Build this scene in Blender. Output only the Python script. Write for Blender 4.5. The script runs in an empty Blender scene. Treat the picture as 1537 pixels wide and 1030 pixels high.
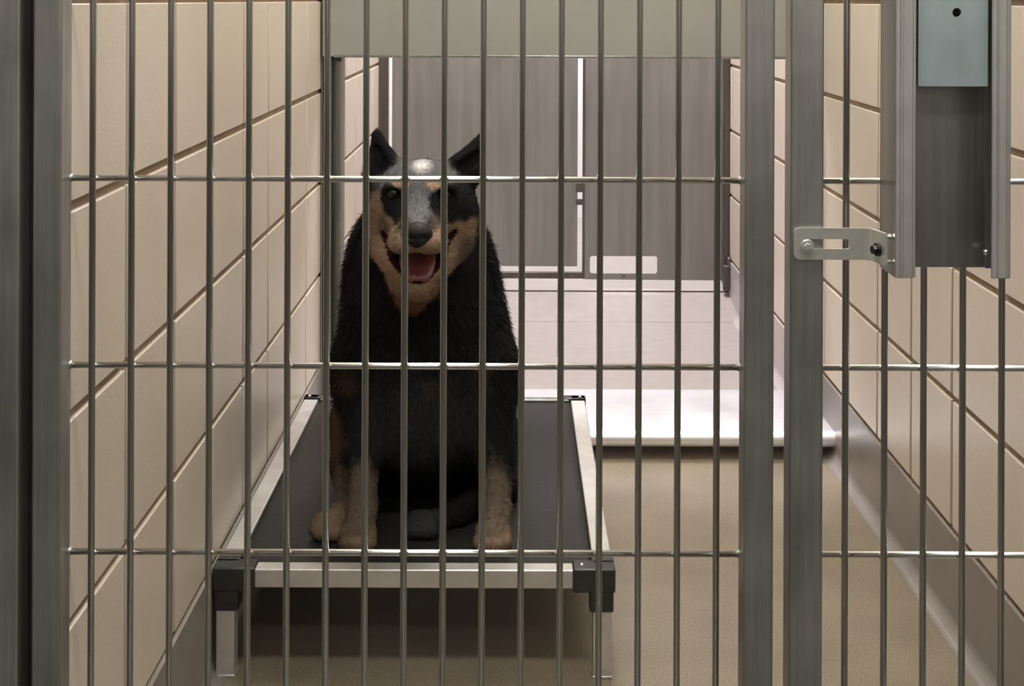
import bpy, bmesh, math, random
import numpy as np
from mathutils import Vector, Matrix, noise

random.seed(7)
C = bpy.context.scene.collection
H = 0.96           # camera height
F = 1920.0         # focal length in pixels of a 1537 wide frame
CX = 775.0

def at(px, py, Y):
    """pixel + distance -> world point"""
    return Vector(((px - CX) * Y / F, Y, H - py * Y / F))

# ------------------------------------------------------------------ materials
def new_mat(name):
    m = bpy.data.materials.new(name); m.use_nodes = True
    nt = m.node_tree; b = nt.nodes['Principled BSDF']
    return m, nt, b

def ramp(nt, fac, c0, c1, p0=0.3, p1=0.7):
    r = nt.nodes.new('ShaderNodeValToRGB')
    r.color_ramp.elements[0].position = p0; r.color_ramp.elements[1].position = p1
    r.color_ramp.elements[0].color = (*c0, 1); r.color_ramp.elements[1].color = (*c1, 1)
    nt.links.new(fac, r.inputs[0]); return r.outputs[0]

def tex_noise(nt, scale, detail=3, stretch=(1, 1, 1), rough=0.5):
    co = nt.nodes.new('ShaderNodeTexCoord'); mp = nt.nodes.new('ShaderNodeMapping')
    mp.inputs['Scale'].default_value = stretch
    nt.links.new(co.outputs['Object'], mp.inputs[0])
    n = nt.nodes.new('ShaderNodeTexNoise'); n.inputs['Scale'].default_value = scale
    n.inputs['Detail'].default_value = detail; n.inputs['Roughness'].default_value = rough
    nt.links.new(mp.outputs[0], n.inputs['Vector']); return n.outputs['Fac']

def add_bump(nt, b, h, strength, dist=0.002):
    bp = nt.nodes.new('ShaderNodeBump'); bp.inputs['Strength'].default_value = strength
    bp.inputs['Distance'].default_value = dist
    nt.links.new(h, bp.inputs['Height']); nt.links.new(bp.outputs[0], b.inputs['Normal'])

def steel(name, c0, c1, rough=(0.28, 0.42), stretch=(30, 30, 1), scale=6, metallic=1.0, bump=0.05, cloud=0.0):
    m, nt, b = new_mat(name)
    f = tex_noise(nt, scale, 4, stretch)
    colr = ramp(nt, f, c0, c1)
    if cloud:   # handled, wiped metal: large soft smudges
        fc_ = tex_noise(nt, 7, 5, (1, 1, 1), 0.6)
        mc = nt.nodes.new('ShaderNodeMixRGB'); mc.blend_type = 'MULTIPLY'; mc.inputs[0].default_value = 1
        nt.links.new(colr, mc.inputs[1]); nt.links.new(ramp(nt, fc_, (1 - cloud,) * 3, (1.0, 1.0, 1.0), 0.32, 0.68), mc.inputs[2]); colr = mc.outputs[0]
    nt.links.new(colr, b.inputs['Base Color'])
    f2 = tex_noise(nt, 9, 3, (1, 1, 0.6))
    mr = nt.nodes.new('ShaderNodeMapRange'); mr.inputs[3].default_value = rough[0]; mr.inputs[4].default_value = rough[1]
    mr.inputs[1].default_value = 0.3; mr.inputs[2].default_value = 0.7
    nt.links.new(f2, mr.inputs[0]); nt.links.new(mr.outputs[0], b.inputs['Roughness'])
    b.inputs['Metallic'].default_value = metallic
    if bump: add_bump(nt, b, f, bump, 0.001)
    return m

def plain(name, col, rough=0.5, metallic=0.0, var=0.12, scale=40, bump=0.0, spec=0.5):
    m, nt, b = new_mat(name)
    f = tex_noise(nt, scale, 4)
    c0 = tuple(c * (1 - var) for c in col); c1 = tuple(min(1, c * (1 + var)) for c in col)
    nt.links.new(ramp(nt, f, c0, c1), b.inputs['Base Color'])
    b.inputs['Roughness'].default_value = rough; b.inputs['Metallic'].default_value = metallic
    b.inputs['Specular IOR Level'].default_value = spec
    if bump: add_bump(nt, b, f, bump)
    return m

M = {}
M['steel'] = steel('brushed_steel', (0.47, 0.46, 0.435), (0.60, 0.59, 0.56), metallic=0.82, cloud=0.35)
M['bar'] = steel('bar_steel', (0.36, 0.36, 0.335), (0.50, 0.50, 0.465), (0.30, 0.40))
M['rod'] = steel('rod_steel', (0.62, 0.62, 0.60), (0.78, 0.78, 0.75), (0.22, 0.3), (1, 30, 30))
M['panel_steel'] = steel('panel_steel', (0.245, 0.24, 0.22), (0.31, 0.30, 0.28), (0.42, 0.55), (14, 14, 0.7), 3, 0.75)
M['frame_steel'] = steel('dark_frame_steel', (0.10, 0.085, 0.075), (0.15, 0.125, 0.11), (0.4, 0.5), (12, 12, 1), 4, 0.7)
M['jamb_steel'] = steel('jamb_steel', (0.25, 0.26, 0.245), (0.38, 0.38, 0.36), (0.3, 0.45), (12, 12, 1), 4, 0.9)
M['sill_steel'] = steel('sill_steel', (0.84, 0.84, 0.86), (0.92, 0.92, 0.94), (0.42, 0.5), (1, 20, 20), 5, 0.82)
M['alu'] = steel('aluminium', (0.62, 0.61, 0.58), (0.74, 0.72, 0.69), (0.38, 0.5), (4, 4, 4), 8, 0.75)
M['galv'] = steel('galvanised', (0.50, 0.60, 0.62), (0.62, 0.72, 0.75), (0.42, 0.55), (6, 6, 1.5), 6, 0.45, cloud=0.25)
M['zinc'] = steel('zinc_strap', (0.80, 0.79, 0.70), (0.92, 0.91, 0.83), (0.25, 0.36), (6, 6, 6), 8, 0.7)
M['black_plastic'] = plain('black_plastic', (0.028, 0.028, 0.028), 0.34, var=0.2)
M['dark_bolt'] = plain('dark_bolt', (0.06, 0.055, 0.05), 0.3, 0.9)
M['bright_screw'] = plain('bright_screw', (0.85, 0.85, 0.85), 0.2, 1.0)
M['divider'] = plain('grey_green_panel', (0.285, 0.292, 0.262), 0.55, 0.0, 0.05, 6, 0.03)
M['ceiling'] = plain('ceiling_paint', (0.62, 0.62, 0.60), 0.8, 0, 0.04)
M['aisle_wall'] = plain('aisle_wall_paint', (0.72, 0.70, 0.67), 0.6, 0, 0.06, 3)
M['aisle_floor'] = plain('aisle_floor', (0.085, 0.078, 0.068), 0.5, 0, 0.1, 30)  # unseen floor, darkened so the posts reflect darker towards the bottom
M['reflect_band'] = plain('dark_reflect_band', (0.10, 0.10, 0.095), 0.5, 0, 0.1, 10)
M['outer'] = plain('bright_passage_paint', (0.85, 0.82, 0.81), 0.7, 0, 0.03)
M['bed_fabric'] = plain('bed_vinyl', (0.020, 0.0195, 0.0185), 0.40, 0, 0.3, 220, 0.2, 0.22)
M['tongue'] = plain('tongue_pink', (0.15, 0.045, 0.05), 0.4, 0, 0.15, 120, 0.2)
M['mouth'] = plain('mouth_dark', (0.05, 0.012, 0.014), 0.4, 0, 0.2, 80)
M['nose'] = plain('nose_black', (0.008, 0.007, 0.007), 0.55, 0, 0.3, 300, 0.3, 0.3)
M['eye'] = plain('eye_brown', (0.012, 0.008, 0.006), 0.2, 0, 0.2, 200, 0.0, 0.3)

def wall_mat():
    m, nt, b = new_mat('painted_block')
    f = tex_noise(nt, 2.2, 4)
    base = ramp(nt, f, (0.60, 0.53, 0.44), (0.66, 0.59, 0.50))
    # scattered small dark nicks
    v = nt.nodes.new('ShaderNodeTexVoronoi'); v.inputs['Scale'].default_value = 6.0
    co = nt.nodes.new('ShaderNodeTexCoord'); nt.links.new(co.outputs['Object'], v.inputs['Vector'])
    lt = nt.nodes.new('ShaderNodeMath'); lt.operation = 'LESS_THAN'; lt.inputs[1].default_value = 0.022
    nt.links.new(v.outputs['Distance'], lt.inputs[0])
    mx = nt.nodes.new('ShaderNodeMixRGB'); nt.links.new(lt.outputs[0], mx.inputs[0])
    nt.links.new(base, mx.inputs[1]); mx.inputs[2].default_value = (0.16, 0.12, 0.09, 1)
    nt.links.new(mx.outputs[0], b.inputs['Base Color'])
    b.inputs['Roughness'].default_value = 0.34
    f2 = tex_noise(nt, 160, 4, (1, 1, 1), 0.7)
    add_bump(nt, b, f2, 0.35, 0.001)
    return m
M['wall'] = wall_mat()
M['mortar'] = plain('mortar_joint', (0.27, 0.20, 0.135), 0.8, 0, 0.25, 12)

def floor_mat():
    m, nt, b = new_mat('speckled_epoxy')
    f = tex_noise(nt, 380, 2, (1, 1, 1), 0.7)
    c = ramp(nt, f, (0.175, 0.142, 0.095), (0.33, 0.278, 0.205), 0.35, 0.62)
    f3 = tex_noise(nt, 5, 4)
    r3 = ramp(nt, f3, (0.80, 0.80, 0.80), (1, 1, 1), 0.35, 0.65)
    mx = nt.nodes.new('ShaderNodeMixRGB'); mx.blend_type = 'MULTIPLY'; mx.inputs[0].default_value = 1
    nt.links.new(c, mx.inputs[1]); nt.links.new(r3, mx.inputs[2])
    nt.links.new(mx.outputs[0], b.inputs['Base Color'])
    b.inputs['Roughness'].default_value = 0.33
    add_bump(nt, b, f, 0.15, 0.001)
    return m
M['floor'] = floor_mat()
M['floor_back'] = plain('lit_epoxy', (0.38, 0.345, 0.315), 0.4, 0, 0.06, 30, 0.1)  # back-run floor, with its pinkish light put into the colour
M['cove'] = plain('grey_cove_epoxy', (0.24, 0.215, 0.195), 0.36, 0, 0.10, 9, 0.1)
M['cove_back'] = plain('lit_cove_epoxy', (0.46, 0.42, 0.41), 0.36, 0, 0.08, 9, 0.1)  # back-run cove, its brighter pinkish light painted into the colour

# ------------------------------------------------------------------ mesh helpers
def link(name, bm, mat, parent=None, smooth=False):
    me = bpy.data.meshes.new(name); bmesh.ops.recalc_face_normals(bm, faces=bm.faces)
    if smooth:
        for f in bm.faces: f.smooth = True
    bm.to_mesh(me); bm.free()
    for mm in (mat if isinstance(mat, (list, tuple)) else [mat]): me.materials.append(mm)
    o = bpy.data.objects.new(name, me); C.objects.link(o)
    if parent is not None: o.parent = parent; o.matrix_parent_inverse = parent.matrix_world.inverted()
    return o

def tag(o, label=None, cat=None, group=None, kind=None):
    if label: o['label'] = label
    if cat: o['category'] = cat
    if group: o['group'] = group
    if kind: o['kind'] = kind
    return o

def empty(name, loc=(0, 0, 0)):
    o = bpy.data.objects.new(name, None); o.location = loc; o.empty_display_size = 0.05
    C.objects.link(o)
    o.matrix_world = Matrix.Translation(loc)
    return o

def part(name, bm, mat, parent, smooth=False):
    """geometry in world coordinates -> child of an (unrotated) parent"""
    base = parent
    off = Vector((0, 0, 0))
    while base is not None:
        off += base.location; base = base.parent
    bmesh.ops.translate(bm, verts=bm.verts, vec=-off)
    me = bpy.data.meshes.new(name); bmesh.ops.recalc_face_normals(bm, faces=bm.faces)
    if smooth:
        for f in bm.faces: f.smooth = True
    bm.to_mesh(me); bm.free()
    for mm in (mat if isinstance(mat, (list, tuple)) else [mat]): me.materials.append(mm)
    o = bpy.data.objects.new(name, me); C.objects.link(o); o.parent = parent
    return o

def box(bm, x0, x1, y0, y1, z0, z1, bev=0.0, seg=2, mi=0):
    vs = [bm.verts.new((x, y, z)) for x in (x0, x1) for y in (y0, y1) for z in (z0, z1)]
    q = [(0, 1, 3, 2), (4, 6, 7, 5), (0, 4, 5, 1), (2, 3, 7, 6), (0, 2, 6, 4), (1, 5, 7, 3)]
    fs = [bm.faces.new([vs[i] for i in a]) for a in q]
    for f in fs: f.material_index = mi
    if bev > 0:
        es = list({e for f in fs for e in f.edges})
        r = bmesh.ops.bevel(bm, geom=es, offset=bev, segments=seg, affect='EDGES', profile=0.5)
        for f in r['faces']: f.smooth = True; f.material_index = mi
    return bm

def tube(bm, p0, p1, r0, r1=None, n=16, smooth=True):
    r1 = r0 if r1 is None else r1
    p0 = Vector(p0); p1 = Vector(p1); d = (p1 - p0).normalized()
    a = d.orthogonal().normalized(); b = d.cross(a)
    A = []; B = []
    for i in range(n):
        t = 2 * math.pi * i / n; v = a * math.cos(t) + b * math.sin(t)
        A.append(bm.verts.new(p0 + v * r0)); B.append(bm.verts.new(p1 + v * r1))
    for i in range(n):
        f = bm.faces.new((A[i], A[(i + 1) % n], B[(i + 1) % n], B[i])); f.smooth = smooth
    bm.faces.new(A[::-1]); bm.faces.new(B)
    return bm

def ball(bm, c, r, sc=(1, 1, 1), n=2):
    m = Matrix.Translation(c) @ Matrix.Diagonal((*[r * s for s in sc], 1))
    res = bmesh.ops.create_icosphere(bm, subdivisions=n, radius=1, matrix=m)
    for v in res['verts']:
        for f in v.link_faces: f.smooth = True
    return bm

def rounded(x0, x1, y0, y1, r, n=5):
    pts = []
    for cx, cy, a0 in ((x1 - r, y0 + r, -90), (x1 - r, y1 - r, 0), (x0 + r, y1 - r, 90), (x0 + r, y0 + r, 180)):
        for i in range(n + 1):
            a = math.radians(a0 + 90 * i / n); pts.append((cx + r * math.cos(a), cy + r * math.sin(a)))
    return pts

def circle(cx, cy, r, n=16):
    return [(cx + r * math.cos(2 * math.pi * i / n), cy + r * math.sin(2 * math.pi * i / n)) for i in range(n)]

def plate(bm, outer, holes, y, th):
    """outline in XZ with holes, at depth y, thickness th toward +Y"""
    edges = []
    for loop in [outer] + holes:
        vs = [bm.verts.new((p[0], y, p[1])) for p in loop]
        edges += [bm.edges.new((vs[i], vs[(i + 1) % len(vs)])) for i in range(len(vs))]
    r = bmesh.ops.triangle_fill(bm, edges=edges, use_beauty=True)
    fs = [g for g in r['geom'] if isinstance(g, bmesh.types.BMFace)]
    ex = bmesh.ops.extrude_face_region(bm, geom=fs)
    vs = [g for g in ex['geom'] if isinstance(g, bmesh.types.BMVert)]
    bmesh.ops.translate(bm, verts=vs, vec=(0, th, 0))
    return bm

def profile_x(bm, pts, x0, x1, smooth=False):
    """closed outline in YZ extruded along X"""
    A = [bm.verts.new((x0, p[0], p[1])) for p in pts]; B = [bm.verts.new((x1, p[0], p[1])) for p in pts]
    n = len(pts)
    for i in range(n):
        f = bm.faces.new((A[i], A[(i + 1) % n], B[(i + 1) % n], B[i])); f.smooth = smooth
    bm.faces.new(A[::-1]); bm.faces.new(B); return bm

def profile_y(bm, pts, y0, y1, smooth=False):
    A = [bm.verts.new((p[0], y0, p[1])) for p in pts]; B = [bm.verts.new((p[0], y1, p[1])) for p in pts]
    n = len(pts)
    for i in range(n):
        f = bm.faces.new((A[i], A[(i + 1) % n], B[(i + 1) % n], B[i])); f.smooth = smooth
    bm.faces.new(A[::-1]); bm.faces.new(B); return bm

B = bmesh.new
XL, XR = -0.432, 0.673
YG = 1.239          # gate plane
YD = 2.86           # divider between the two runs
YB = 4.04          # rear partition
ZC = 2.45
BLK = 0.2032

# ------------------------------------------------------------------ setting
bm = B(); box(bm, -3.0, 3.0, -1.6, 1.24, -0.06, 0)
o = link('floor', bm, M['aisle_floor']); tag(o, kind='structure')
bm = B(); box(bm, -3.0, 3.0, 1.24, 2.70, -0.06, 0)
o = link('floor', bm, M['floor']); tag(o, kind='structure')
bm = B(); box(bm, -3.0, 3.0, 2.70, YB + 1.6, -0.06, 0)
o = link('floor', bm, M['floor_back']); tag(o, kind='structure')
bm = B(); box(bm, -3.0, 3.0, -1.6, YB + 1.6, ZC, ZC + 0.06)
o = link('ceiling', bm, M['ceiling']); tag(o, kind='structure')
bm = B(); box(bm, -3.0, 3.0, -1.66, -1.6, 0, ZC)
o = link('wall_front', bm, M['aisle_wall']); tag(o, kind='structure')
bm = B(); box(bm, -2.97, 2.97, -1.6, -1.585, 0, 0.75)  # unseen dark band, added to darken the low reflections in the posts
o = link('added_dark_band', bm, M['reflect_band']); tag(o, kind='structure')
bm = B(); box(bm, -3.0, 3.0, YB + 1.6, YB + 1.66, 0, ZC)
o = link('wall_back', bm, M['outer']); tag(o, kind='structure')
for sx in (-1, 1):
    bm = B(); box(bm, sx * 3.0 - 0.03, sx * 3.0 + 0.03, -1.6, YB + 1.6, 0, ZC)
    o = link('wall_aisle_left' if sx < 0 else 'wall_aisle_right', bm, M['aisle_wall']); tag(o, kind='structure')

def block_wall(name, x, sgn, phase, y0, y1):
    """wall of square scored blocks: face at x, body toward sgn"""
    bm = B()
    xa, xb = sorted((x + sgn * 0.005, x + sgn * 0.15))
    box(bm, xa, xb, y0 + 0.004, y1, 0.0, ZC, mi=1)
    g = 0.0052; gv = 0.0045
    k0 = math.floor((y0 - phase) / BLK); k1 = math.ceil((y1 - phase) / BLK)
    z = H - 5 * BLK
    while z < ZC:
        for k in range(k0, k1):
            a = max(phase + k * BLK + gv, y0); b = min(phase + (k + 1) * BLK - gv, y1)
            if b - a < 0.01: continue
            za = max(z + g, 0); zb = min(z + BLK - g, ZC)
            if zb - za < 0.01: continue
            p, q = sorted((x, x + sgn * 0.02))
            box(bm, p, q, a, b, za, zb, 0.0014, 2)
        z += BLK
    # block ends facing the aisle
    o = link(name, bm, [M['wall'], M['mortar']]); tag(o, kind='structure'); return o
block_wall('wall_left', XL, -1, 0.0, 1.2425, YB + 0.05)
block_wall('wall_right', XR, 1, 1.971 - 9 * BLK, YG + 0.03, YB + 0.05)

def cove(x, sgn, y0, y1, mat, name):
    # sgn: direction into the room
    top = H - 4 * BLK - 0.002; R = 0.022; t = 0.003
    pts = [(x - sgn * 0.001, 0.0), (x - sgn * 0.001, top), (x + sgn * t, top - 0.001)]
    for i in range(7):
        a = math.radians(90 * i / 6)
        pts.append((x + sgn * (t + R - R * math.cos(a)), R - R * math.sin(a) + 0.0005))
    bm = B(); profile_y(bm, pts, y0, y1)
    for f in bm.faces:
        if abs(f.normal.y) < 0.5: f.smooth = False
    o = link(name, bm, mat); tag(o, kind='structure'); return o
cove(XL, 1, YG + 0.03, 2.82, M['cove'], 'baseboard_left')
cove(XR, -1, YG + 0.03, 2.82, M['cove'], 'baseboard_right')
cove(XL, 1, 2.98, YB - 0.02, M['cove_back'], 'baseboard_left')
cove(XR, -1, 2.98, YB - 0.02, M['cove_back'], 'baseboard_right')

# ------------------------------------------------------------------ steel sill between the runs
bm = B()
pts = [(2.977, 0.0), (2.977, 0.052), (2.972, 0.056), (2.70, 0.057)]
for i in range(9):
    a = math.radians(90 + 180 * i / 8); pts.append((2.687 + 0.0165 * math.cos(a), 0.0405 + 0.0165 * math.sin(a)))
pts += [(2.80, 0.024), (2.80, 0.0)]
profile_x(bm, pts, XL + 0.001, XR - 0.001)
for f in bm.faces:
    if len(f.verts) == 4 and abs(f.normal.x) < 0.5: f.smooth = True
o = link('floor_sill', bm, M['sill_steel'])
md = o.modifiers.new('split', 'EDGE_SPLIT'); md.split_angle = math.radians(40)
tag(o, 'shiny rolled steel floor sill crossing between the front and back runs behind the bed', 'sill')

# ------------------------------------------------------------------ divider: jambs + raised slide panel
dv = empty('divider_frame', (0, YD, 0.058))
tag(dv, 'stainless channel frame around the opening between front and back runs', 'door frame')
zt = 1.9
def jamb(x0, x1, sg):
    bm = B(); z0 = 0.058
    # outer flange, web, inner flange : U channel open toward the aisle
    w = x1 - x0
    box(bm, x0, x0 + 0.003, YD - 0.03, YD + 0.02, z0, zt, 0.0006, 1)
    box(bm, x1 - 0.0055, x1, YD - 0.03, YD + 0.02, z0, zt, 0.001, 1)
    box(bm, x0 + 0.002, x1 - 0.002, YD + 0.012, YD + 0.02, z0, zt)
    m = (x0 + x1) / 2 - sg * 0.006
    box(bm, m - 0.005, m + 0.005, YD - 0.02, YD + 0.013, z0, zt, 0.001, 1)
    return part('jamb', bm, M['jamb_steel'], dv)
jamb(XL + 0.001, XL + 0.047, 1); jamb(XR - 0.047, XR - 0.001, -1)
bm = B(); box(bm, XL + 0.001, XR - 0.001, YD - 0.03, YD + 0.02, zt, zt + 0.04, 0.001, 1)
part('head_rail', bm, M['jamb_steel'], dv)
for xx in (XL + 0.036, XR - 0.030):
    bm = B(); box(bm, xx - 0.009, xx + 0.009, YD - 0.036, YD - 0.024, 0.823, 0.836, 0.001, 1)
    part('stop_block', bm, M['black_plastic'], dv)
zb = H - 86 * (YD - 0.045) / F
sp = empty('guillotine_door', (0, YD - 0.04, zb))
tag(sp, 'raised grey-green guillotine door above the opening between front and back runs', 'door')
bm = B(); box(bm, XL + 0.006, XR - 0.004, YD - 0.045, YD - 0.037, zb, 1.88, 0.0012, 1)
part('sheet', bm, M['divider'], sp)
bm = B(); box(bm, XL + 0.03, XR - 0.03, YD - 0.0475, YD - 0.0445, zb - 0.002, zb + 0.004, 0.001, 1)
part('bottom_hem', bm, M['jamb_steel'], sp)

# ------------------------------------------------------------------ rear partition with door
KB = F / YB
def bx(px): return (px - CX) / KB
def bz(py): return H - py / KB
rp = empty('rear_partition', (0, YB, 0.0))
tag(rp, 'stainless rear partition with a small rounded slot low beside the door', 'partition')
slot = rounded(bx(887), bx(988), bz(410), bz(384), 0.008)
bm = B(); plate(bm, [(bx(879), bz(419)), (bx(1086), bz(420)), (bx(1086), 1.9), (bx(879), 1.9)], [slot], YB, 0.006)
part('panel', bm, M['panel_steel'], rp)
bm = B(); box(bm, XL, bx(584), YB - 0.02, YB + 0.02, 0.0, 1.9, 0.001, 1)
part('post', bm, M['frame_steel'], rp)
bm = B(); box(bm, bx(1086), XR, YB - 0.03, YB + 0.02, bz(426), 1.9, 0.001, 1)
part('post', bm, M['frame_steel'], rp)
bm = B(); box(bm, bx(584), bx(879), YB - 0.001, YB + 0.02, bz(418), bz(409), 0.001, 1)
part('bottom_rail', bm, M['frame_steel'], rp)
bm = B(); box(bm, bx(875.5), bx(879), YB - 0.003, YB + 0.02, bz(418), 1.9, 0.0005, 1)
part('strike_edge', bm, M['frame_steel'], rp)
bm = B(); box(bm, bx(1083), bx(1093), YB - 0.06, YB - 0.034, bz(430), bz(392), 0.004, 2)
box(bm, bx(1089), bx(1096), YB - 0.055, YB - 0.03, bz(408), bz(380), 0.006, 2)
part('hinge', bm, M['frame_steel'], rp)
for px, py, r in ((938, 414, 0.0028), (1091.5, 122, 0.002)):
    bm = B(); tube(bm, (bx(px), YB - 0.0365 if px > 1000 else YB - 0.003, bz(py)), (bx(px), YB + 0.001, bz(py)), r)
    part('screw', bm, M['dark_bolt'], rp, False)
bm = B(); box(bm, XL + 0.002, XR - 0.002, YB - 0.021, YB - 0.016, bz(436), bz(433.5), 0.0005, 1)  # dark strip added in place of the shadow line under the gap
o = link('shadow_line', bm, M['frame_steel']); tag(o, kind='structure')
bm = B(); profile_x(bm, [(YB - 0.22, 0.0005), (YB - 0.02, bz(435.5)), (YB + 0.04, bz(435.5)), (YB + 0.04, 0.0)], XL, XR)
o = link('trim_1', bm, M['floor_back']); tag(o, kind='structure')

d = empty('door_1', (0, YB, 0.0)); tag(d, kind='structure')
bm = B(); box(bm, bx(589), bx(868), YB + 0.003, YB + 0.015, bz(400), 1.88, 0.001, 1)
part('door_panel', bm, M['panel_steel'], d)
bm = B(); box(bm, bx(866), bx(877), YB - 0.006, YB + 0.0025, bz(307), bz(298), 0.001, 1)
box(bm, bx(866), bx(877), YB - 0.006, YB + 0.0025, bz(288), bz(274), 0.001, 1)
part('latch', bm, M['frame_steel'], d)

# ------------------------------------------------------------------ front: gate
KF = 1584.0; YF = F / KF; YBK = YF + 0.029
KB2 = 1550.0
ROD_Z = [H - (831 - 280.5 * k) / KB2 for k in range(-1, 7)]
ROD_Z = [z for z in ROD_Z if 0.12 < z < 1.84]
YROD = 1.2395; YBAR = YROD - 0.0056
bar_r = 0.0032; rod_r = 0.0031
def square_tube(x0, x1, z0, z1, y0=None, y1=None):
    bm = B(); box(bm, x0, x1, y0 or YF, y1 or YBK, z0, z1, 0.0022, 3); return bm
def bars(root, xs, z0, z1, rod_x0, rod_x1):
    first = None
    for x in xs:
        if first is None:
            bm = B(); tube(bm, (x, YBAR, z0), (x, YBAR, z1), bar_r, n=18)
            first = part('vertical_bar', bm, M['bar'], root); x_first = x
        else:
            c = first.copy(); C.objects.link(c); c.parent = root; c.location = (x - x_first, 0, 0)
    fr = None
    for z in ROD_Z:
        if fr is None:
            bm = B(); tube(bm, (rod_x0, YROD, z), (rod_x1, YROD, z), rod_r, n=16)
            for x in xs:   # weld beads where bars cross
                ball(bm, (x, YROD - 0.0025, z), 0.0052, (1, 0.55, 0.62), 2)
            for x in (rod_x0, rod_x1):
                ball(bm, (x, YROD, z), 0.0055, (0.6, 0.8, 0.8), 2)
            for f in bm.faces:
                if len(f.verts) == 3: f.material_index = 1
            fr = part('cross_rod', bm, [M['rod'], M['bar']], root); z_first = z
        else:
            c = fr.copy(); C.objects.link(c); c.parent = root; c.location = (0, 0, z - z_first)

g = empty('kennel_gate', (0, YF, 0.06))
tag(g, 'steel barred kennel gate in front of the sitting dog', 'gate')
gx0, gx1 = -0.4577, -0.4306; gx2, gx3 = 0.2172, 0.2456
part('stile', square_tube(gx0, gx1, 0.06, 1.86), M['steel'], g)
part('stile', square_tube(gx2, gx3, 0.06, 1.86), M['steel'], g)
part('top_rail', square_tube(gx1 - 0.001, gx2 + 0.001, 1.832, 1.86, YF + 0.0005, YBK - 0.0005), M['steel'], g)
part('bottom_rail', square_tube(gx1 - 0.001, gx2 + 0.001, 0.06, 0.088, YF + 0.0005, YBK - 0.0005), M['steel'], g)
xs = [(140 + 58.62 * i - CX) / (F / YBAR) for i in range(17)]
bars(g, xs, 0.085, 1.835, gx1 - 0.0005, gx2 + 0.0005)

p = empty('fixed_barred_panel', (0, YF, 0.0))
tag(p, 'fixed barred panel right of the gate, carrying the steel track', 'panel')
part('stile', square_tube(0.2607, 0.2923, 0.0, 1.9), M['steel'], p)
part('stile', square_tube(0.70, 0.73, 0.0, 1.9), M['steel'], p)
part('top_rail', square_tube(0.291, 0.701, 1.872, 1.9, YF + 0.0005, YBK - 0.0005), M['steel'], p)
part('bottom_rail', square_tube(0.291, 0.701, 0.0, 0.028, YF + 0.0005, YBK - 0.0005), M['steel'], p)
xs = [(1271 + 58.62 * i - CX) / (F / YBAR) for i in range(8)]
xs = [x for x in xs if x < 0.69]
bars(p, xs, 0.025, 1.875, 0.2918, 0.7005)

bm = B(); box(bm, -0.535, -0.4703, YF, YBK, 0.0, 1.9, 0.0022, 3)
q = link('gate_post', bm, M['steel'])
tag(q, 'broad steel post at the left edge, beside the gate', 'post')
# wall ends behind the posts
bm = B(); box(bm, XL - 0.16, XL - 0.003, YBK + 0.001, 1.2424, 0, 1.95)
o = link('trim_3', bm, M['frame_steel']); tag(o, kind='structure')

# ------------------------------------------------------------------ track (U channel) and strap
t = empty('slide_track', (0.403, 1.21, 0.705))
tag(t, 'vertical steel U-shaped track with open front at the upper right, ending above the bars', 'track')
z0, z1 = 0.705, 1.9
Yf, Yb = 1.18, 1.2295
bm = B(); box(bm, 0.3500, 0.4560, Yb - 0.002, Yb, z0, z1, 0.0004, 1); part('back_plate', bm, M['steel'], t)
bm = B(); box(bm, 0.3500, 0.3520, Yf, Yb - 0.002, z0, z1, 0.0004, 1); part('side_plate', bm, M['jamb_steel'], t)
bm = B(); box(bm, 0.4535, 0.4560, Yf, Yb - 0.002, z0, z1, 0.0004, 1)
box(bm, 0.4475, 0.4535, Yb - 0.012, Yb - 0.002, z0 + 0.001, z1, 0.0006, 1)
part('side_plate', bm, M['steel'], t)
bm = B(); box(bm, 0.3498, 0.3660, Yf - 0.002, Yf, z0, z1, 0.0008, 2)
box(bm, 0.3535, 0.3570, Yf - 0.0032, Yf - 0.001, z0, z1, 0.001, 2)
box(bm, 0.3655, 0.3692, Yf - 0.0005, Yf + 0.009, z0, z1, 0.0008, 1); part('front_lip', bm, M['alu'], t)
bm = B(); box(bm, 0.4385, 0.4562, Yf - 0.002, Yf, z0, z1, 0.0008, 2)
box(bm, 0.4515, 0.4545, Yf - 0.0032, Yf - 0.001, z0, z1, 0.001, 2)
box(bm, 0.4425, 0.4450, Yf - 0.0030, Yf - 0.001, z0, z1, 0.001, 2); part('front_lip', bm, M['alu'], t)
bm = B()
plate(bm, rounded(0.3730, 0.4375, 0.8815, 1.85, 0.0008, 2), [circle(0.4085, 0.9500, 0.0042)], Yf + 0.006, 0.0025)
o = part('cover_plate', bm, M['galv'], t); o['label'] = 'bluish galvanised cover plate with one small hole'
bm = B(); ball(bm, (0.4470, Yb - 0.014, 0.722), 0.003); part('rivet', bm, M['bright_screw'], t)

s = empty('strap_bracket', (0.30, 1.209, 0.715))
tag(s, 'slotted shiny strap bracket bolting the track to the post', 'bracket')
ys = YF - 0.0032
sx0, sx1 = 0.2632, 0.3290
zl, zh = 0.7155, 0.7455
outer = []
for cx, cz, a0 in ((sx0 + 0.006, zh - 0.006, 90), (sx0 + 0.006, zl + 0.006, 180)):
    for i in range(6):
        a = math.radians(a0 + 18 * i); outer.append((cx + 0.006 * math.cos(a), cz + 0.006 * math.sin(a)))
outer += [(sx1, zl), (sx1, zh)]
bm = B(); plate(bm, outer, [rounded(0.2765, 0.3155, 0.7258, 0.7350, 0.0015, 3)], ys, 0.0028)
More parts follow.
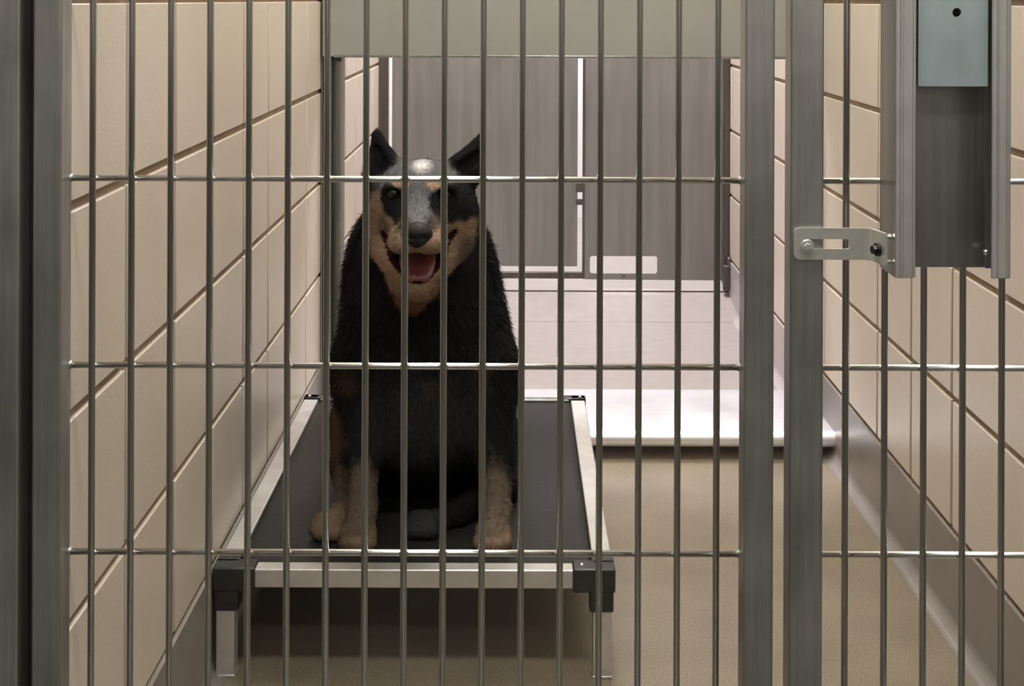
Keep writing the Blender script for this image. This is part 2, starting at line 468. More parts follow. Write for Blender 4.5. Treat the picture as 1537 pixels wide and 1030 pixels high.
# bend toward the viewer, along the side of the track
n = 8; R = 0.007; A = []
for i in range(n + 1):
    a = math.radians(75 * i / n)
    A.append((sx1 + R * math.sin(a), ys - R * (1 - math.cos(a))))
dx, dy = math.cos(math.radians(75)), -math.sin(math.radians(75))
A.append((A[-1][0] + dx * 0.022, A[-1][1] + dy * 0.022))
lo = []; nn = []
for i, (x, y) in enumerate(A):
    a = math.radians(min(75, 75 * i / n)); nx, ny = math.sin(a), math.cos(a)
    lo.append((x, y)); nn.append((x + nx * 0.0028, y + ny * 0.0028))
ring = lo + nn[::-1]
va = [bm.verts.new((x, y, zl)) for x, y in ring]; vb = [bm.verts.new((x, y, zh)) for x, y in ring]
for i in range(len(ring)):
    f = bm.faces.new((va[i], va[(i + 1) % len(ring)], vb[(i + 1) % len(ring)], vb[i]))
for i in range(len(A) - 1):
    k = len(ring) - 1 - i
    bm.faces.new((va[i], va[i + 1], va[k - 1], va[k])); bm.faces.new((vb[i], vb[i + 1], vb[k - 1], vb[k]))
part('strap', bm, M['zinc'], s)
bm = B(); c = at(1213, 368, ys)
tube(bm, (c.x, ys - 0.0005, c.z), (c.x, ys - 0.0022, c.z), 0.0068, 0.006, 20)
tube(bm, (c.x, ys - 0.002, c.z), (c.x, ys - 0.0045, c.z), 0.0038, 0.003, 6, False)
part('bolt', bm, M['zinc'], s)
bm = B(); x, y = A[-1]; bxp = Vector((x - dx * 0.011 - 0.0005, y - dy * 0.011, 0.7285)); nv = Vector((-0.966, -0.259, 0))
tube(bm, bxp, bxp + nv * 0.002, 0.0062, 0.006, 18); tube(bm, bxp + nv * 0.001, bxp + nv * 0.006, 0.0045, 0.0042, 6, False)
part('bolt', bm, M['dark_bolt'], s)
bm = B(); tube(bm, (x + 0.0032, y + 0.006, 0.741), (x + 0.0075, y + 0.007, 0.741), 0.003, 0.003, 6, False)
tube(bm, (x + 0.0032, y + 0.006, 0.718), (x + 0.0075, y + 0.007, 0.718), 0.002, 0.002, 6, False)
part('nut', bm, M['zinc'], s)

# ------------------------------------------------------------------ raised dog bed
BX0, BX1, BY0, BY1 = -0.4255, 0.142, 1.808, 2.603
bed = empty('raised_dog_bed', ((BX0 + BX1) / 2, BY0, 0))
tag(bed, 'raised dog bed with aluminium rails and dark grey sheet, under the dog', 'dog bed')
zt, rw = 0.153, 0.026
bm = B(); box(bm, BX0 + 0.058, BX1 - 0.058, BY0 + 0.001, BY0 + rw, zt - rw, zt, 0.0018, 3); part('rail', bm, M['alu'], bed)
bm = B(); box(bm, BX0 + 0.032, BX1 - 0.032, BY1 - 0.022, BY1 - 0.002, zt - 0.022, zt, 0.0018, 3); part('rail', bm, M['jamb_steel'], bed)  # dark reflection of the rear rail put into its colour
for x0, x1 in ((BX0 + 0.001, BX0 + 0.029), (BX1 - 0.029, BX1 - 0.001)):
    bm = B(); box(bm, x0, x1, BY0 + 0.05, BY1 - 0.024, zt - rw, zt, 0.0018, 3); part('rail', bm, M['alu'], bed)
for ix, (x, sx) in enumerate(((BX0, 1), (BX1, -1))):
    for iy, (y, sy) in enumerate(((BY0, 1), (BY1, -1))):
        def bb(a0, a1, b0, b1, c0, c1, bev, seg=3):
            xa, xb = sorted((x + sx * a0, x + sx * a1)); ya, yb = sorted((y + sy * b0, y + sy * b1))
            box(bm, xa, xb, ya, yb, c0, c1, bev, seg)
        bm = B()
        if iy == 0:
            bb(-0.0015, 0.059, -0.002, 0.030, zt - 0.031, zt + 0.003, 0.003)
            bb(-0.0015, 0.032, 0.02, 0.056, zt - 0.031, zt + 0.003, 0.003)
            bb(0.001, 0.035, -0.001, 0.029, 0.094, zt - 0.02, 0.003)
        else:
            bb(-0.0015, 0.044, -0.002, 0.020, zt - 0.031, zt + 0.003, 0.003)
            bb(-0.0015, 0.030, 0.0, 0.020, zt - 0.031, zt + 0.003, 0.003)
            bb(0.001, 0.033, -0.001, 0.024, 0.094, zt - 0.02, 0.003)
        cb = part('corner_bracket', bm, M['black_plastic'], bed)
        sps = ((0.046, 0.014), (0.016, 0.042)) if iy == 0 else ((0.010, 0.011),)
        for a, b_ in sps:
            bm = B(); ball(bm, (x + sx * a, y + sy * b_, zt + 0.003), 0.0036, (1, 1, 0.6)); part('screw', bm, M['bright_screw'], cb)
        bm = B(); bb(0.004, 0.030, 0.001, 0.027, 0.001, 0.096, 0.0015, 2)
        bb(0.003, 0.031, 0.0, 0.028, 0.0, 0.004, 0.001, 2)
        part('leg', bm, M['alu'], bed)
# sheet, gently sagging
bm = B(); nx, ny = 28, 40
fx0, fx1, fy0, fy1 = BX0 + 0.024, BX1 - 0.024, BY0 + 0.020, BY1 - 0.018
gr = []
for j in range(ny + 1):
    row = []
    for i in range(nx + 1):
        u, v = i / nx, j / ny
        sag = 0.002 * math.sin(math.pi * u) * math.sin(math.pi * v)
        row.append(bm.verts.new((fx0 + u * (fx1 - fx0), fy0 + v * (fy1 - fy0), zt - 0.004 - sag)))
    gr.append(row)
top = []
for j in range(ny):
    for i in range(nx):
        f = bm.faces.new((gr[j][i], gr[j][i + 1], gr[j + 1][i + 1], gr[j + 1][i])); f.smooth = True; top.append(f)
ex = bmesh.ops.extrude_face_region(bm, geom=top)
bmesh.ops.translate(bm, verts=[v for v in ex['geom'] if isinstance(v, bmesh.types.BMVert)], vec=(0, 0, -0.0025))
part('sheet', bm, M['bed_fabric'], bed)

# ------------------------------------------------------------------ the dog (signed distance field -> one continuous surface)
BEDZ = 0.1480
def rcone(P, a, b, ra, rb, sq=(1, 1, 1)):
    a = np.array(a) ; b = np.array(b); s = np.array(sq)
    p = (P - a) / s; d = (b - a) / s
    L = (d * d).sum(); h = np.clip((p @ d) / L, 0, 1)
    return (np.sqrt(((p - h[..., None] * d) ** 2).sum(-1)) - (ra + (rb - ra) * h)) * min(sq)
def ell(P, c, r):
    r = np.array(r); k0 = np.sqrt((((P - np.array(c)) / r) ** 2).sum(-1)); k1 = np.sqrt((((P - np.array(c)) / (r * r)) ** 2).sum(-1))
    return k0 * (k0 - 1) / np.maximum(k1, 1e-6)
def smin(a, b, k):
    h = np.clip(0.5 + 0.5 * (b - a) / k, 0, 1); return b + (a - b) * h - k * h * (1 - h)
def smax(a, b, k): return -smin(-a, -b, k)

W = lambda x, y, Y: tuple(at(x, y, Y))
def mouth(P):
    cav = rcone(P, W(628, 372, 1.935), W(628, 408, 1.866), 0.034, 0.017, (1.15, 1, 0.9))
    cl = np.minimum(rcone(P, W(578, 354, 1.926), W(594, 387, 1.905), 0.0065, 0.0095), rcone(P, W(594, 387, 1.905), W(616, 410, 1.872), 0.0095, 0.012))
    cr = np.minimum(rcone(P, W(680, 350, 1.926), W(664, 385, 1.905), 0.0065, 0.0095), rcone(P, W(664, 385, 1.905), W(640, 410, 1.872), 0.0095, 0.012))
    cav = smin(smin(cav, cl, 0.010), cr, 0.010)
    lip = ell(P, W(628, 352, 1.885), (0.034, 0.058, 0.0265))                    # keep the upper lip
    return smax(cav, -lip, 0.006)
def field(P):
    D = ell(P, W(632, 400, 2.06), (0.117, 0.095, 0.125))                       # neck ruff
    D = smin(D, ell(P, W(640, 525, 2.06), (0.139, 0.120, 0.155)), 0.06)       # chest
    D = smin(D, ell(P, W(640, 600, 2.11), (0.142, 0.150, 0.130)), 0.05)
    D = smin(D, ell(P, W(642, 640, 2.23), (0.150, 0.150, 0.125)), 0.06)       # belly
    D = smin(D, ell(P, (-0.145, 2.33, 0.255), (0.150, 0.130, 0.115)), 0.05)   # rump
    # shoulders and front legs
    for sh, el, wr, pw, s in (((548, 555, 2.02), (545, 680, 1.985), (547, 765, 1.935), (541, 803, 1.898), -1),
                              ((731, 555, 2.02), (745, 680, 1.985), (748, 770, 1.935), (743, 805, 1.898), 1)):
        D = smin(D, rcone(P, W(*sh), W(*el), 0.050, 0.030), 0.03)
        D = smin(D, rcone(P, W(*el), W(*wr), 0.029, 0.020), 0.014)
        D = smin(D, rcone(P, W(*wr), W(*pw), 0.020, 0.022, (1.05, 1, 1)), 0.01)
        c = Vector(W(*pw))
        for k, dx in enumerate((-0.020, -0.0070, 0.0065, 0.0195)):
            yy = c.y - (0.016 if k in (1, 2) else 0.009)
            D = smin(D, rcone(P, (c.x + dx * 0.8, yy + 0.018, BEDZ + 0.021), (c.x + dx, yy - 0.006, BEDZ + 0.0115), 0.0105, 0.0095), 0.004)
    # hind leg showing outside the left front leg
    D = smin(D, rcone(P, W(536, 635, 2.16), W(530, 700, 2.06), 0.042, 0.031), 0.03)
    D = smin(D, rcone(P, W(530, 702, 2.06), W(526, 758, 1.985), 0.029, 0.0185), 0.018)
    D = smin(D, rcone(P, W(526, 758, 1.985), W(502, 788, 1.93), 0.0185, 0.018), 0.012)
    c = Vector(W(496, 793, 1.925))
    for k, (dx, dy) in enumerate(((-0.020, 0.002), (-0.012, -0.009), (0.000, -0.013), (0.012, -0.012))):
        D = smin(D, rcone(P, (c.x + dx * 0.6, c.y + 0.01, BEDZ + 0.024), (c.x + dx, c.y + dy, BEDZ + 0.0125), 0.012, 0.0105), 0.005)
    # other hind leg folded inward under the belly, paw between the front legs
    D = smin(D, rcone(P, W(742, 665, 2.18), W(748, 720, 2.10), 0.052, 0.040), 0.03)
    D = smin(D, rcone(P, W(752, 735, 2.07), W(690, 772, 1.985), 0.030, 0.019), 0.02)
    D = smin(D, rcone(P, W(690, 772, 1.985), W(640, 790, 1.945), 0.019, 0.019), 0.01)
    c = Vector(W(635, 797, 1.93))
    for dx in (-0.017, -0.006, 0.006, 0.017):
        D = smin(D, rcone(P, (c.x + dx * 0.6, c.y + 0.015, BEDZ + 0.022), (c.x + dx, c.y - 0.006, BEDZ + 0.012), 0.012, 0.010), 0.005)
    # tail lying behind
    D = smin(D, rcone(P, (-0.09, 2.42, BEDZ + 0.05), (-0.02, 2.53, BEDZ + 0.025), 0.03, 0.018), 0.02)
    # ---- head
    Hd = ell(P, W(634, 308, 1.99), (0.082, 0.085, 0.070))                        # skull
    Hd = smin(Hd, ell(P, W(590, 345, 1.985), (0.040, 0.050, 0.052)), 0.03)      # cheeks
    Hd = smin(Hd, ell(P, W(680, 343, 1.985), (0.040, 0.050, 0.052)), 0.03)
    Hd = smin(Hd, rcone(P, W(632, 318, 1.95), W(628, 354, 1.866), 0.050, 0.027, (1.1, 1, 0.85)), 0.025)  # muzzle
    for sx in (-1, 1):
        Hd = smin(Hd, ell(P, W(628 + sx * 22, 362, 1.872), (0.022, 0.034, 0.018)), 0.008)  # lip pads
        Hd = smin(Hd, ell(P, W(631 + sx * 36, 284, 1.925), (0.020, 0.014, 0.010)), 0.015)  # brows
    # lower jaw : V-shaped, hanging open
    Jw = rcone(P, W(584, 366, 1.965), W(620, 424, 1.893), 0.033, 0.020)
    Jw = smin(Jw, rcone(P, W(676, 364, 1.965), W(636, 424, 1.893), 0.033, 0.020), 0.02)
    Jw = smin(Jw, rcone(P, W(629, 390, 1.99), W(627, 428, 1.905), 0.045, 0.020), 0.02)
    Jw = smin(Jw, ell(P, W(622, 428, 1.945), (0.036, 0.03, 0.038)), 0.02)
    Hd = smin(Hd, Jw, 0.010)
    # mouth cavity, opening between lips and jaw
    cav = mouth(P)
    Hd = smax(Hd, -cav, 0.004)
    # eye sockets
    for ex in (592, 668):
        Hd = smax(Hd, -ell(P, W(ex, 292, 1.915), (0.010, 0.010, 0.0065)), 0.008)
    # ears
    for base1, base2, tip, in ((W(566, 262, 1.995), W(588, 250, 1.995), W(566.5, 203, 2.005)),
                               (W(703, 262, 1.995), W(688, 252, 1.995), W(724, 208, 2.015))):
        E = rcone(P, base1, tip, 0.023, 0.0055, (1, 0.55, 1))
        E = smin(E, rcone(P, base2, tip, 0.020, 0.0045, (1, 0.55, 1)), 0.008)
        mid = tuple(np.array(base1) * 0.5 + np.array(base2) * 0.5 + np.array((0, -0.014, 0.004)))
        tp = tuple(np.array(tip) + np.array((0, -0.007, -0.018)))
        E = smax(E, -rcone(P, mid, tp, 0.013, 0.004), 0.004)
        Hd = smin(Hd, E, 0.012)
    D = smin(D, Hd, 0.016)
    return smax(D, BEDZ - P[..., 2], 0.004)

def surface_nets(lo, hi, h):
    n = [int(math.ceil((hi[i] - lo[i]) / h)) + 1 for i in range(3)]
    xs = [lo[i] + h * np.arange(n[i]) for i in range(3)]
    V = np.empty(n, dtype=np.float64)
    Yg, Zg = np.meshgrid(xs[1], xs[2], indexing='ij')
    for i, x in enumerate(xs[0]):
        P = np.stack([np.full_like(Yg, x), Yg, Zg], -1)
        V[i] = field(P)
    acc = np.zeros((n[0] - 1, n[1] - 1, n[2] - 1, 3)); cnt = np.zeros(acc.shape[:3])
    cr = [(a, b) for a in range(8) for b in range(8) if a < b and bin(a ^ b).count('1') == 1]
    def S(c): return V[(c & 1):n[0] - 1 + (c & 1), ((c >> 1) & 1):n[1] - 1 + ((c >> 1) & 1), ((c >> 2) & 1):n[2] - 1 + ((c >> 2) & 1)]
    for a, b in cr:
        va, vb = S(a), S(b); m = (va < 0) != (vb < 0)
        t = np.where(m, va / np.where(m, va - vb, 1), 0)
        for ax in range(3):
            ca, cb = (a >> ax) & 1, (b >> ax) & 1
            acc[..., ax] += np.where(m, ca + t * (cb - ca), 0)
        cnt += m
    idx = np.argwhere(cnt > 0); ids = -np.ones(cnt.shape, dtype=np.int64); ids[tuple(idx.T)] = np.arange(len(idx))
    verts = (idx + acc[tuple(idx.T)] / cnt[tuple(idx.T)][:, None]) * h + np.array(lo)
    faces = []
    for ax in range(3):
        u, v = (ax + 1) % 3, (ax + 2) % 3
        sl0 = [slice(None)] * 3; sl1 = [slice(None)] * 3; sl0[ax] = slice(0, -1); sl1[ax] = slice(1, None)
        A, Bv = V[tuple(sl0)] < 0, V[tuple(sl1)] < 0
        e = np.argwhere(A != Bv); e = e[(e[:, u] > 0) & (e[:, v] > 0) & (e[:, u] < n[u] - 1) & (e[:, v] < n[v] - 1)]
        flip = A[tuple(e.T)]
        def g(du, dv):
            k = e.copy(); k[:, u] -= du; k[:, v] -= dv; return ids[tuple(k.T)]
        q = np.stack([g(1, 1), g(0, 1), g(0, 0), g(1, 0)], 1)
        q[~flip] = q[~flip][:, ::-1]; faces.append(q)
    return verts, np.concatenate(faces)

verts, faces = surface_nets((-0.335, 1.81, 0.138), (0.055, 2.57, 0.80), 0.0033)

rng = np.random.default_rng(3)
def vnoise(P, s, seed=0):
    """cheap smooth value noise in numpy"""
    q = P * s + seed * 17.3; i = np.floor(q).astype(np.int64); f = q - i; f = f * f * (3 - 2 * f)
    def hsh(a):
        k = (a[:, 0] * 374761393 + a[:, 1] * 668265263 + a[:, 2] * 2147483647 + 1013904223) & 0xffffffff
        k = ((k ^ (k >> 13)) * 1274126177) & 0xffffffff; return ((k ^ (k >> 16)) & 0xffff) / 65535.0
    r = 0
    for dx in (0, 1):
        for dy in (0, 1):
            for dz in (0, 1):
                w = (f[:, 0] if dx else 1 - f[:, 0]) * (f[:, 1] if dy else 1 - f[:, 1]) * (f[:, 2] if dz else 1 - f[:, 2])
                r = r + w * hsh(i + np.array((dx, dy, dz)))
    return r

BLACK = np.array((0.008, 0.008, 0.0085)); TAN = np.array((0.31, 0.215, 0.145)); RUST = np.array((0.13, 0.07, 0.038))
GREY = np.array((0.15, 0.152, 0.158)); WHITE = np.array((0.78, 0.77, 0.76)); DGREY = np.array((0.035, 0.036, 0.038)); LEG = np.array((0.125, 0.094, 0.068))
def coat(P):
    """coat colour by place on the body (a patch is an ellipsoid in space)"""
    n1 = vnoise(P, 60, 1); n2 = vnoise(P, 260, 2); n3 = vnoise(P, 25, 3)
    col = np.tile(BLACK, (len(P), 1)) * (0.7 + 0.7 * n1)[:, None]
    def patch(c, r, colr, soft=0.25, amt=1.0, tick=0.0):
        nonlocal col
        d = np.sqrt((((P - np.array(c)) / np.array(r)) ** 2).sum(1)) + (n1 - 0.5) * 0.35 + (n2 - 0.5) * 0.25
        w = np.clip((1 + soft - d) / (2 * soft), 0, 1); w = w * w * (3 - 2 * w) * amt
        if tick: w = w * np.clip(1 - tick + tick * 2 * n2, 0, 1)
        col = col * (1 - w[:, None]) + np.array(colr) * w[:, None]
    # chest and shoulders
    patch(W(640, 620, 2.0), (0.10, 0.10, 0.085), DGREY, 0.4, 0.9, 0.5)
    patch(W(525, 570, 1.98), (0.018, 0.06, 0.020), RUST*0.6, 0.6, 0.5)
    patch(W(655, 572, 1.96), (0.018, 0.04, 0.014), RUST*0.5, 0.6, 0.4)
    patch(W(722, 565, 1.96), (0.016, 0.04, 0.02), RUST*0.5, 0.6, 0.4)
    patch(W(505, 640, 2.05), (0.030, 0.10, 0.055), RUST, 0.4, 0.8)
    # legs
    for x in (547, 745):
        patch(W(x, 770, 1.92), (0.034, 0.055, 0.080), LEG, 0.25, 1.0, 0.25)
        patch(W(x, 815, 1.90), (0.040, 0.05, 0.022), TAN * 0.75, 0.4, 0.8)
    patch(W(515, 740, 1.98), (0.034, 0.07, 0.045), LEG, 0.3, 0.9, 0.25)
    patch(W(498, 795, 1.93), (0.035, 0.045, 0.028), TAN * 0.65, 0.3, 0.9)
    patch(W(638, 795, 1.94), (0.034, 0.04, 0.03), GREY * 0.25, 0.3, 0.9)
    # head : grey top, tan face, black eye patches
    head = P[:, 2] > 0.45
    sv = col.copy()
    patch(W(634, 262, 1.99), (0.070, 0.09, 0.040), GREY, 0.25, 1.0, 0.5)
    patch(W(633, 300, 1.92), (0.040, 0.05, 0.05), GREY * 0.8, 0.3, 1.0, 0.3)
    patch(W(588, 372, 1.92), (0.040, 0.08, 0.060), TAN, 0.15, 1.0, 0.15)
    patch(W(672, 368, 1.92), (0.046, 0.08, 0.058), TAN * 0.85, 0.15, 1.0, 0.15)
    patch(W(570, 325, 1.94), (0.020, 0.05, 0.034), TAN * 0.8, 0.25, 0.9, 0.2)
    patch(W(702, 342, 1.93), (0.018, 0.045, 0.024), TAN * 0.9, 0.2, 0.9, 0.3)
    patch(W(624, 422, 1.92), (0.044, 0.09, 0.040), TAN * 0.75 + RUST * 0.25, 0.2, 1.0, 0.1)
    patch(W(618, 449, 1.95), (0.024, 0.09, 0.020), RUST * 1.3, 0.25, 1.0)
    patch(W(628, 365, 1.86), (0.044, 0.05, 0.024), TAN, 0.15, 1.0, 0.1)
    patch(W(630, 318, 1.89), (0.017, 0.05, 0.030), GREY * 1.15, 0.3, 1.0, 0.4)
    patch(W(591, 303, 1.91), (0.019, 0.045, 0.026), BLACK, 0.15, 1.0)
    patch(W(598, 320, 1.90), (0.010, 0.04, 0.016), BLACK, 0.2, 1.0)
    patch(W(672, 305, 1.92), (0.028, 0.045, 0.030), BLACK, 0.15, 1.0)
    patch(W(700, 298, 1.95), (0.028, 0.06, 0.034), BLACK, 0.2, 1.0)
    patch(W(602, 276, 1.92), (0.014, 0.03, 0.006), TAN * 1.2, 0.3, 0.9)
    patch(W(652, 277, 1.92), (0.012, 0.03, 0.009), TAN * 1.35, 0.3, 1.0)
    patch(W(633, 250, 1.95), (0.012, 0.05, 0.008), WHITE, 0.9, 1.0, 0.5)  # white forehead hair, with the highlight from above painted in
    # darker ticked hair between the tan patches of the face
    patch(W(578, 335, 1.93), (0.010, 0.05, 0.016), DGREY * 1.5, 0.5, 0.6, 0.5)
    patch(W(655, 330, 1.90), (0.012, 0.05, 0.010), DGREY, 0.5, 0.6, 0.5)
    patch(W(686, 322, 1.94), (0.034, 0.06, 0.010), BLACK, 0.4, 0.9, 0.4)
    patch(W(700, 380, 1.96), (0.014, 0.07, 0.030), DGREY, 0.5, 0.7, 0.5)
    patch(W(604, 352, 1.88), (0.007, 0.05, 0.014), DGREY * 2, 0.6, 0.5, 0.4)
    # ears
    patch(W(568, 228, 2.0), (0.032, 0.06, 0.042), BLACK * 1.6, 0.12, 1.0)
    patch(W(706, 234, 2.0), (0.032, 0.06, 0.040), BLACK * 1.2, 0.12, 1.0)
    col[~head] = sv[~head]
    # dark skin inside the mouth
    inner = np.array(W(628, 390, 1.91)); d = np.sqrt((((P - inner) / np.array((0.043, 0.050, 0.034))) ** 2).sum(1))
    return np.clip(col, 0, 1)

def mouth_mask(P):
    return mouth(P) < 0.0015

def mesh_np(name, V_, F_, cols, mat, parent):
    me = bpy.data.meshes.new(name)
    off = np.array(parent.location)
    me.from_pydata([], [], [])
    nv, nf, k = len(V_), len(F_), F_.shape[1]
    me.vertices.add(nv); me.vertices.foreach_set('co', (V_ - off).astype(np.float32).ravel())
    me.loops.add(nf * k); me.loops.foreach_set('vertex_index', F_.astype(np.int32).ravel())
    me.polygons.add(nf); me.polygons.foreach_set('loop_start', (np.arange(nf) * k).astype(np.int32))
    me.polygons.foreach_set('use_smooth', np.ones(nf, dtype=bool))
    a = me.color_attributes.new('coat', 'FLOAT_COLOR', 'POINT')
    c = np.ones((nv, 4), dtype=np.float32); c[:, :3] = cols; a.data.foreach_set('color', c.ravel())
    me.materials.append(mat); me.update(calc_edges=True); me.validate()
    o = bpy.data.objects.new(name, me); C.objects.link(o); o.parent = parent; return o

def coat_mat(name, rough, gain=1.0):
    m, nt, b = new_mat(name)
    at_ = nt.nodes.new('ShaderNodeAttribute'); at_.attribute_name = 'coat'
    f = tex_noise(nt, 500, 2)
    r = ramp(nt, f, (0.65, 0.65, 0.65), (1, 1, 1), 0.3, 0.7)
    mx = nt.nodes.new('ShaderNodeMixRGB'); mx.blend_type = 'MULTIPLY'; mx.inputs[0].default_value = 1
    nt.links.new(at_.outputs['Color'], mx.inputs[1]); nt.links.new(r, mx.inputs[2])
    nt.links.new(mx.outputs[0], b.inputs['Base Color'])
    b.inputs['Roughness'].default_value = rough; b.inputs['Specular IOR Level'].default_value = 0.1
    return m
M['skin'] = coat_mat('dog_skin', 0.8); M['fur'] = coat_mat('dog_fur', 0.6)

dog = empty('dog', (-0.145, 2.0, BEDZ))
tag(dog, 'black and tan speckled dog sitting on the raised bed, mouth open', 'dog')
cb = coat(verts); mm_ = mouth_mask(verts); cb[mm_] = np.array((0.045, 0.012, 0.014))
body = mesh_np('body', verts, faces, cb, M['skin'], dog)

# fur : short tapered strands, one mesh
tri = np.concatenate([faces[:, [0, 1, 2]], faces[:, [0, 2, 3]]])
a, b, c = verts[tri[:, 0]], verts[tri[:, 1]], verts[tri[:, 2]]
nr = np.cross(b - a, c - a); ar = np.linalg.norm(nr, axis=1); nr = nr / np.maximum(ar, 1e-12)[:, None]
cen = (a + b + c) / 3
w = ar * np.where(nr[:, 1] < 0.35, 1.0, 0.25) * np.where(cen[:, 1] > 2.3, 0.5, 1.0)
w = w * np.where((cen[:, 2] > 0.5), 2.0, 1.0); w[cen[:, 2] < BEDZ + 0.004] = 0
NS = 100000
pick = rng.choice(len(tri), NS, p=w / w.sum())
u = rng.random((NS, 2)); fl = u.sum(1) > 1; u[fl] = 1 - u[fl]
P0 = a[pick] + (b - a)[pick] * u[:, :1] + (c - a)[pick] * u[:, 1:]
N0 = nr[pick]
# no fur on nose, in the mouth or over the eyes
nose_c = np.array(W(627, 353, 1.842))
bad = mouth_mask(P0) | (np.linalg.norm((P0 - nose_c) / np.array((0.024, 0.03, 0.019)), axis=1) < 1)
for ex in (592, 668): bad |= np.linalg.norm(P0 - np.array(W(ex, 292, 1.912)), axis=1) < 0.0075
P0, N0 = P0[~bad], N0[~bad]
faceY = np.array(W(628, 345, 1.84))
isface = (P0[:, 2] > 0.50) & (P0[:, 1] < 2.02)
g_ = np.tile(np.array((0, 0.25, -1.0)), (len(P0), 1))
gf = P0 - faceY; gf /= np.maximum(np.linalg.norm(gf, axis=1), 1e-6)[:, None]
g_[isface] = gf[isface]
ear = (P0[:, 2] > 0.96 - 245 * 2.0 / F); g_[ear] = np.array((0, 0.1, 1.0))
T = g_ - (g_ * N0).sum(1)[:, None] * N0; T /= np.maximum(np.linalg.norm(T, axis=1), 1e-6)[:, None]
L = rng.uniform(0.010, 0.019, len(P0)); leg = P0[:, 2] < 0.33; L[leg] *= 0.5; L[isface] *= 0.42; L[ear] *= 0.75
paw = P0[:, 2] < 0.19; L[paw] *= 0.7
jit = rng.normal(0, 0.22, P0.shape)
lift = np.where(isface | leg, 0.30, 0.42)[:, None]
d0 = N0 * lift * 1.5 + T + jit; d0 /= np.linalg.norm(d0, axis=1)[:, None]
d1 = N0 * lift * 0.5 + T + jit * 1.3; d1 /= np.linalg.norm(d1, axis=1)[:, None]
side = np.cross(d0, N0 + rng.normal(0, 0.4, P0.shape)); side /= np.maximum(np.linalg.norm(side, axis=1), 1e-6)[:, None]
wd = rng.uniform(0.00035, 0.0006, len(P0))[:, None]; wd[isface] *= 0.75
L = L[:, None]; base = P0 - N0 * 0.0008
A0, A1 = base - side * wd, base + side * wd
m_ = base + d0 * L * 0.5; B0, B1 = m_ - side * wd * 0.8, m_ + side * wd * 0.8
Tp = m_ + d1 * L * 0.5
n_ = len(P0)
FV = np.empty((n_, 5, 3)); FV[:, 0] = A0; FV[:, 1] = A1; FV[:, 2] = B1; FV[:, 3] = B0; FV[:, 4] = Tp
FV = FV.reshape(-1, 3)
FV[:, 2] = np.maximum(FV[:, 2], BEDZ + 0.001)
k = np.arange(n_)[:, None] * 5
FF = np.concatenate([k + np.array((0, 1, 2)), k + np.array((0, 2, 3)), k + np.array((3, 2, 4))])
fc = coat(P0) * rng.uniform(0.65, 1.5, (n_, 1))
fur = mesh_np('fur', FV, FF, np.repeat(np.clip(fc, 0, 1), 5, 0), M['fur'], dog)

for ex in (592, 668):
    bm = B(); ball(bm, at(ex, 292, 1.921), 0.0095, n=3); part('eye', bm, M['eye'], dog)
# nose : broad pad with nostrils
bm = B(); res = bmesh.ops.create_icosphere(bm, subdivisions=4, radius=1)
nc = at(627, 353, 1.846)
for v in bm.verts:
    x, y, z = v.co
    s_ = 1.0 - 0.28 * max(0, -z)
    dd = 0
    for q in (-1, 1):
        r2 = (x - q * 0.45) ** 2 * 1.0 + (z + 0.15) ** 2 * 1.6
        if y < 0: dd += 0.40 * math.exp(-r2 / 0.05)
    dd += 0.14 * math.exp(-(x / 0.10) ** 2) if (z < 0 and y < 0) else 0
    v.co = Vector((x * 0.0235 * s_, y * (1 - dd) * 0.017, z * 0.0190 * (1 - 0.1 * abs(x))))
    v.co += nc
part('nose', bm, M['nose'], dog, True)
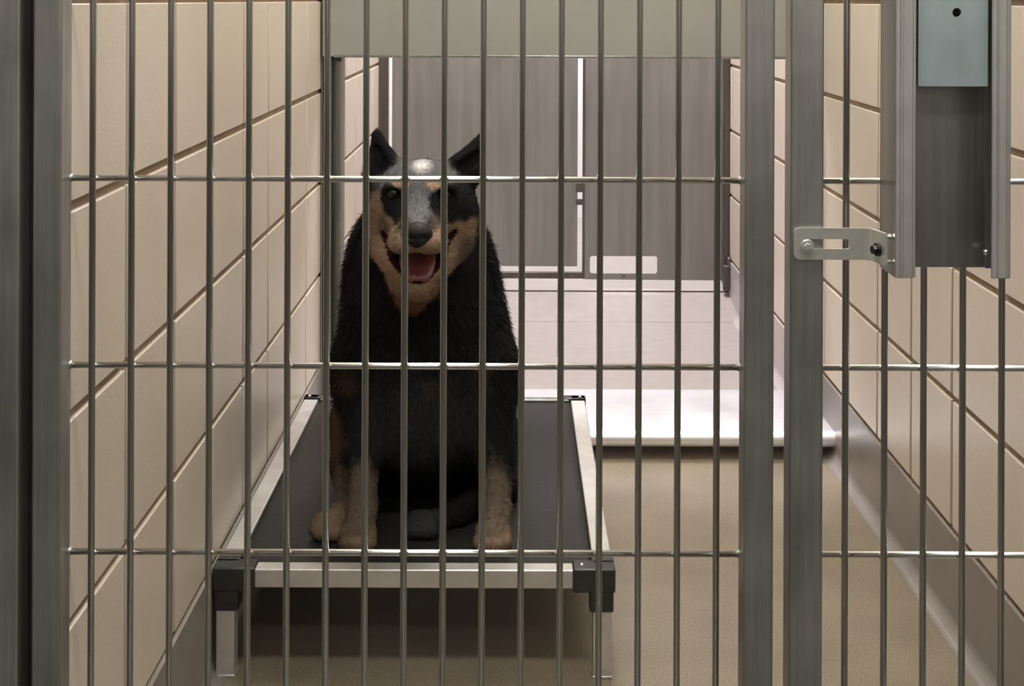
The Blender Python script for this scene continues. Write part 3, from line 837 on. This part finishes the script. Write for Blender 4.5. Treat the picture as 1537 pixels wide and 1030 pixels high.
# tongue : curved slab with groove, lying in the lower jaw
bm = B(); rows = []
path = [W(628, 380, 1.928), W(628, 390, 1.908), W(628, 401, 1.891), W(628, 411, 1.878), W(628, 419, 1.868), W(628, 424, 1.866)]
wid = [0.028, 0.028, 0.026, 0.022, 0.017, 0.009]
for p_, w_ in zip(path, wid):
    row = []
    for i in range(13):
        u_ = -1 + 2 * i / 12
        hgt = 0.004 * (1 - u_ * u_) - 0.0022 * math.exp(-(u_ / 0.15) ** 2)
        row.append(bm.verts.new((p_[0] + u_ * w_, p_[1] - hgt * 0.8, p_[2] + hgt + 0.001)))
    rows.append(row)
fs = [bm.faces.new((rows[j][i], rows[j][i + 1], rows[j + 1][i + 1], rows[j + 1][i])) for j in range(5) for i in range(12)]
ex = bmesh.ops.extrude_face_region(bm, geom=fs)
bmesh.ops.translate(bm, verts=[v for v in ex['geom'] if isinstance(v, bmesh.types.BMVert)], vec=(0, 0.004, -0.005))
o = part('tongue', bm, M['tongue'], dog, True); md = o.modifiers.new('sub', 'SUBSURF'); md.levels = md.render_levels = 2

# ------------------------------------------------------------------ lights
def area(name, loc, size, power, col, rot=(0, 0, 0)):
    l = bpy.data.lights.new(name, 'AREA'); l.shape = 'RECTANGLE'; l.size, l.size_y = size; l.energy = power; l.color = col
    o = bpy.data.objects.new(name, l); o.location = loc; o.rotation_euler = rot; C.objects.link(o); return o
area('run_lamp', (0.12, 2.38, ZC - 0.03), (0.36, 0.8), 30, (1.0, 0.95, 0.88))
area('back_run_lamp', (0.12, 3.55, ZC - 0.03), (0.6, 0.6), 60, (0.93, 0.90, 1.0))
area('aisle_lamp', (0.2, 0.80, ZC - 0.03), (1.8, 0.25), 36, (1.0, 0.985, 0.93))
area('aisle_fill', (0.2, -0.9, ZC - 0.03), (1.8, 0.25), 18, (1.0, 0.98, 0.93))  # added fill light, brightens the aisle wall that the posts reflect
area('passage_lamp', (0.1, YB + 0.8, ZC - 0.03), (2.0, 0.6), 75, (1.0, 0.96, 0.98))
wd_ = bpy.data.worlds.new('world'); bpy.context.scene.world = wd_; wd_.use_nodes = True
wd_.node_tree.nodes['Background'].inputs[0].default_value = (0.9, 0.95, 1.0, 1); wd_.node_tree.nodes['Background'].inputs[1].default_value = 0.05

# ------------------------------------------------------------------ camera
cam = bpy.data.cameras.new('camera'); co = bpy.data.objects.new('camera', cam); C.objects.link(co)
cam.sensor_width = 36.0; cam.lens = F / 1537 * 36.0
cam.shift_x = -(CX - 768.5) / 1537; cam.shift_y = -515.0 / 1537
cam.clip_start = 0.02
co.matrix_world = Matrix.Translation((0, 0, H)) @ Matrix.Rotation(math.radians(90), 4, 'X') @ Matrix.Rotation(math.radians(0.22), 4, 'Z')
sc = bpy.context.scene; sc.camera = co
sc.view_settings.view_transform = 'Standard'; sc.view_settings.look = 'None'
sc.view_settings.gamma = 1.0; sc.view_settings.use_curve_mapping = False
sc.view_settings.exposure = 0.0
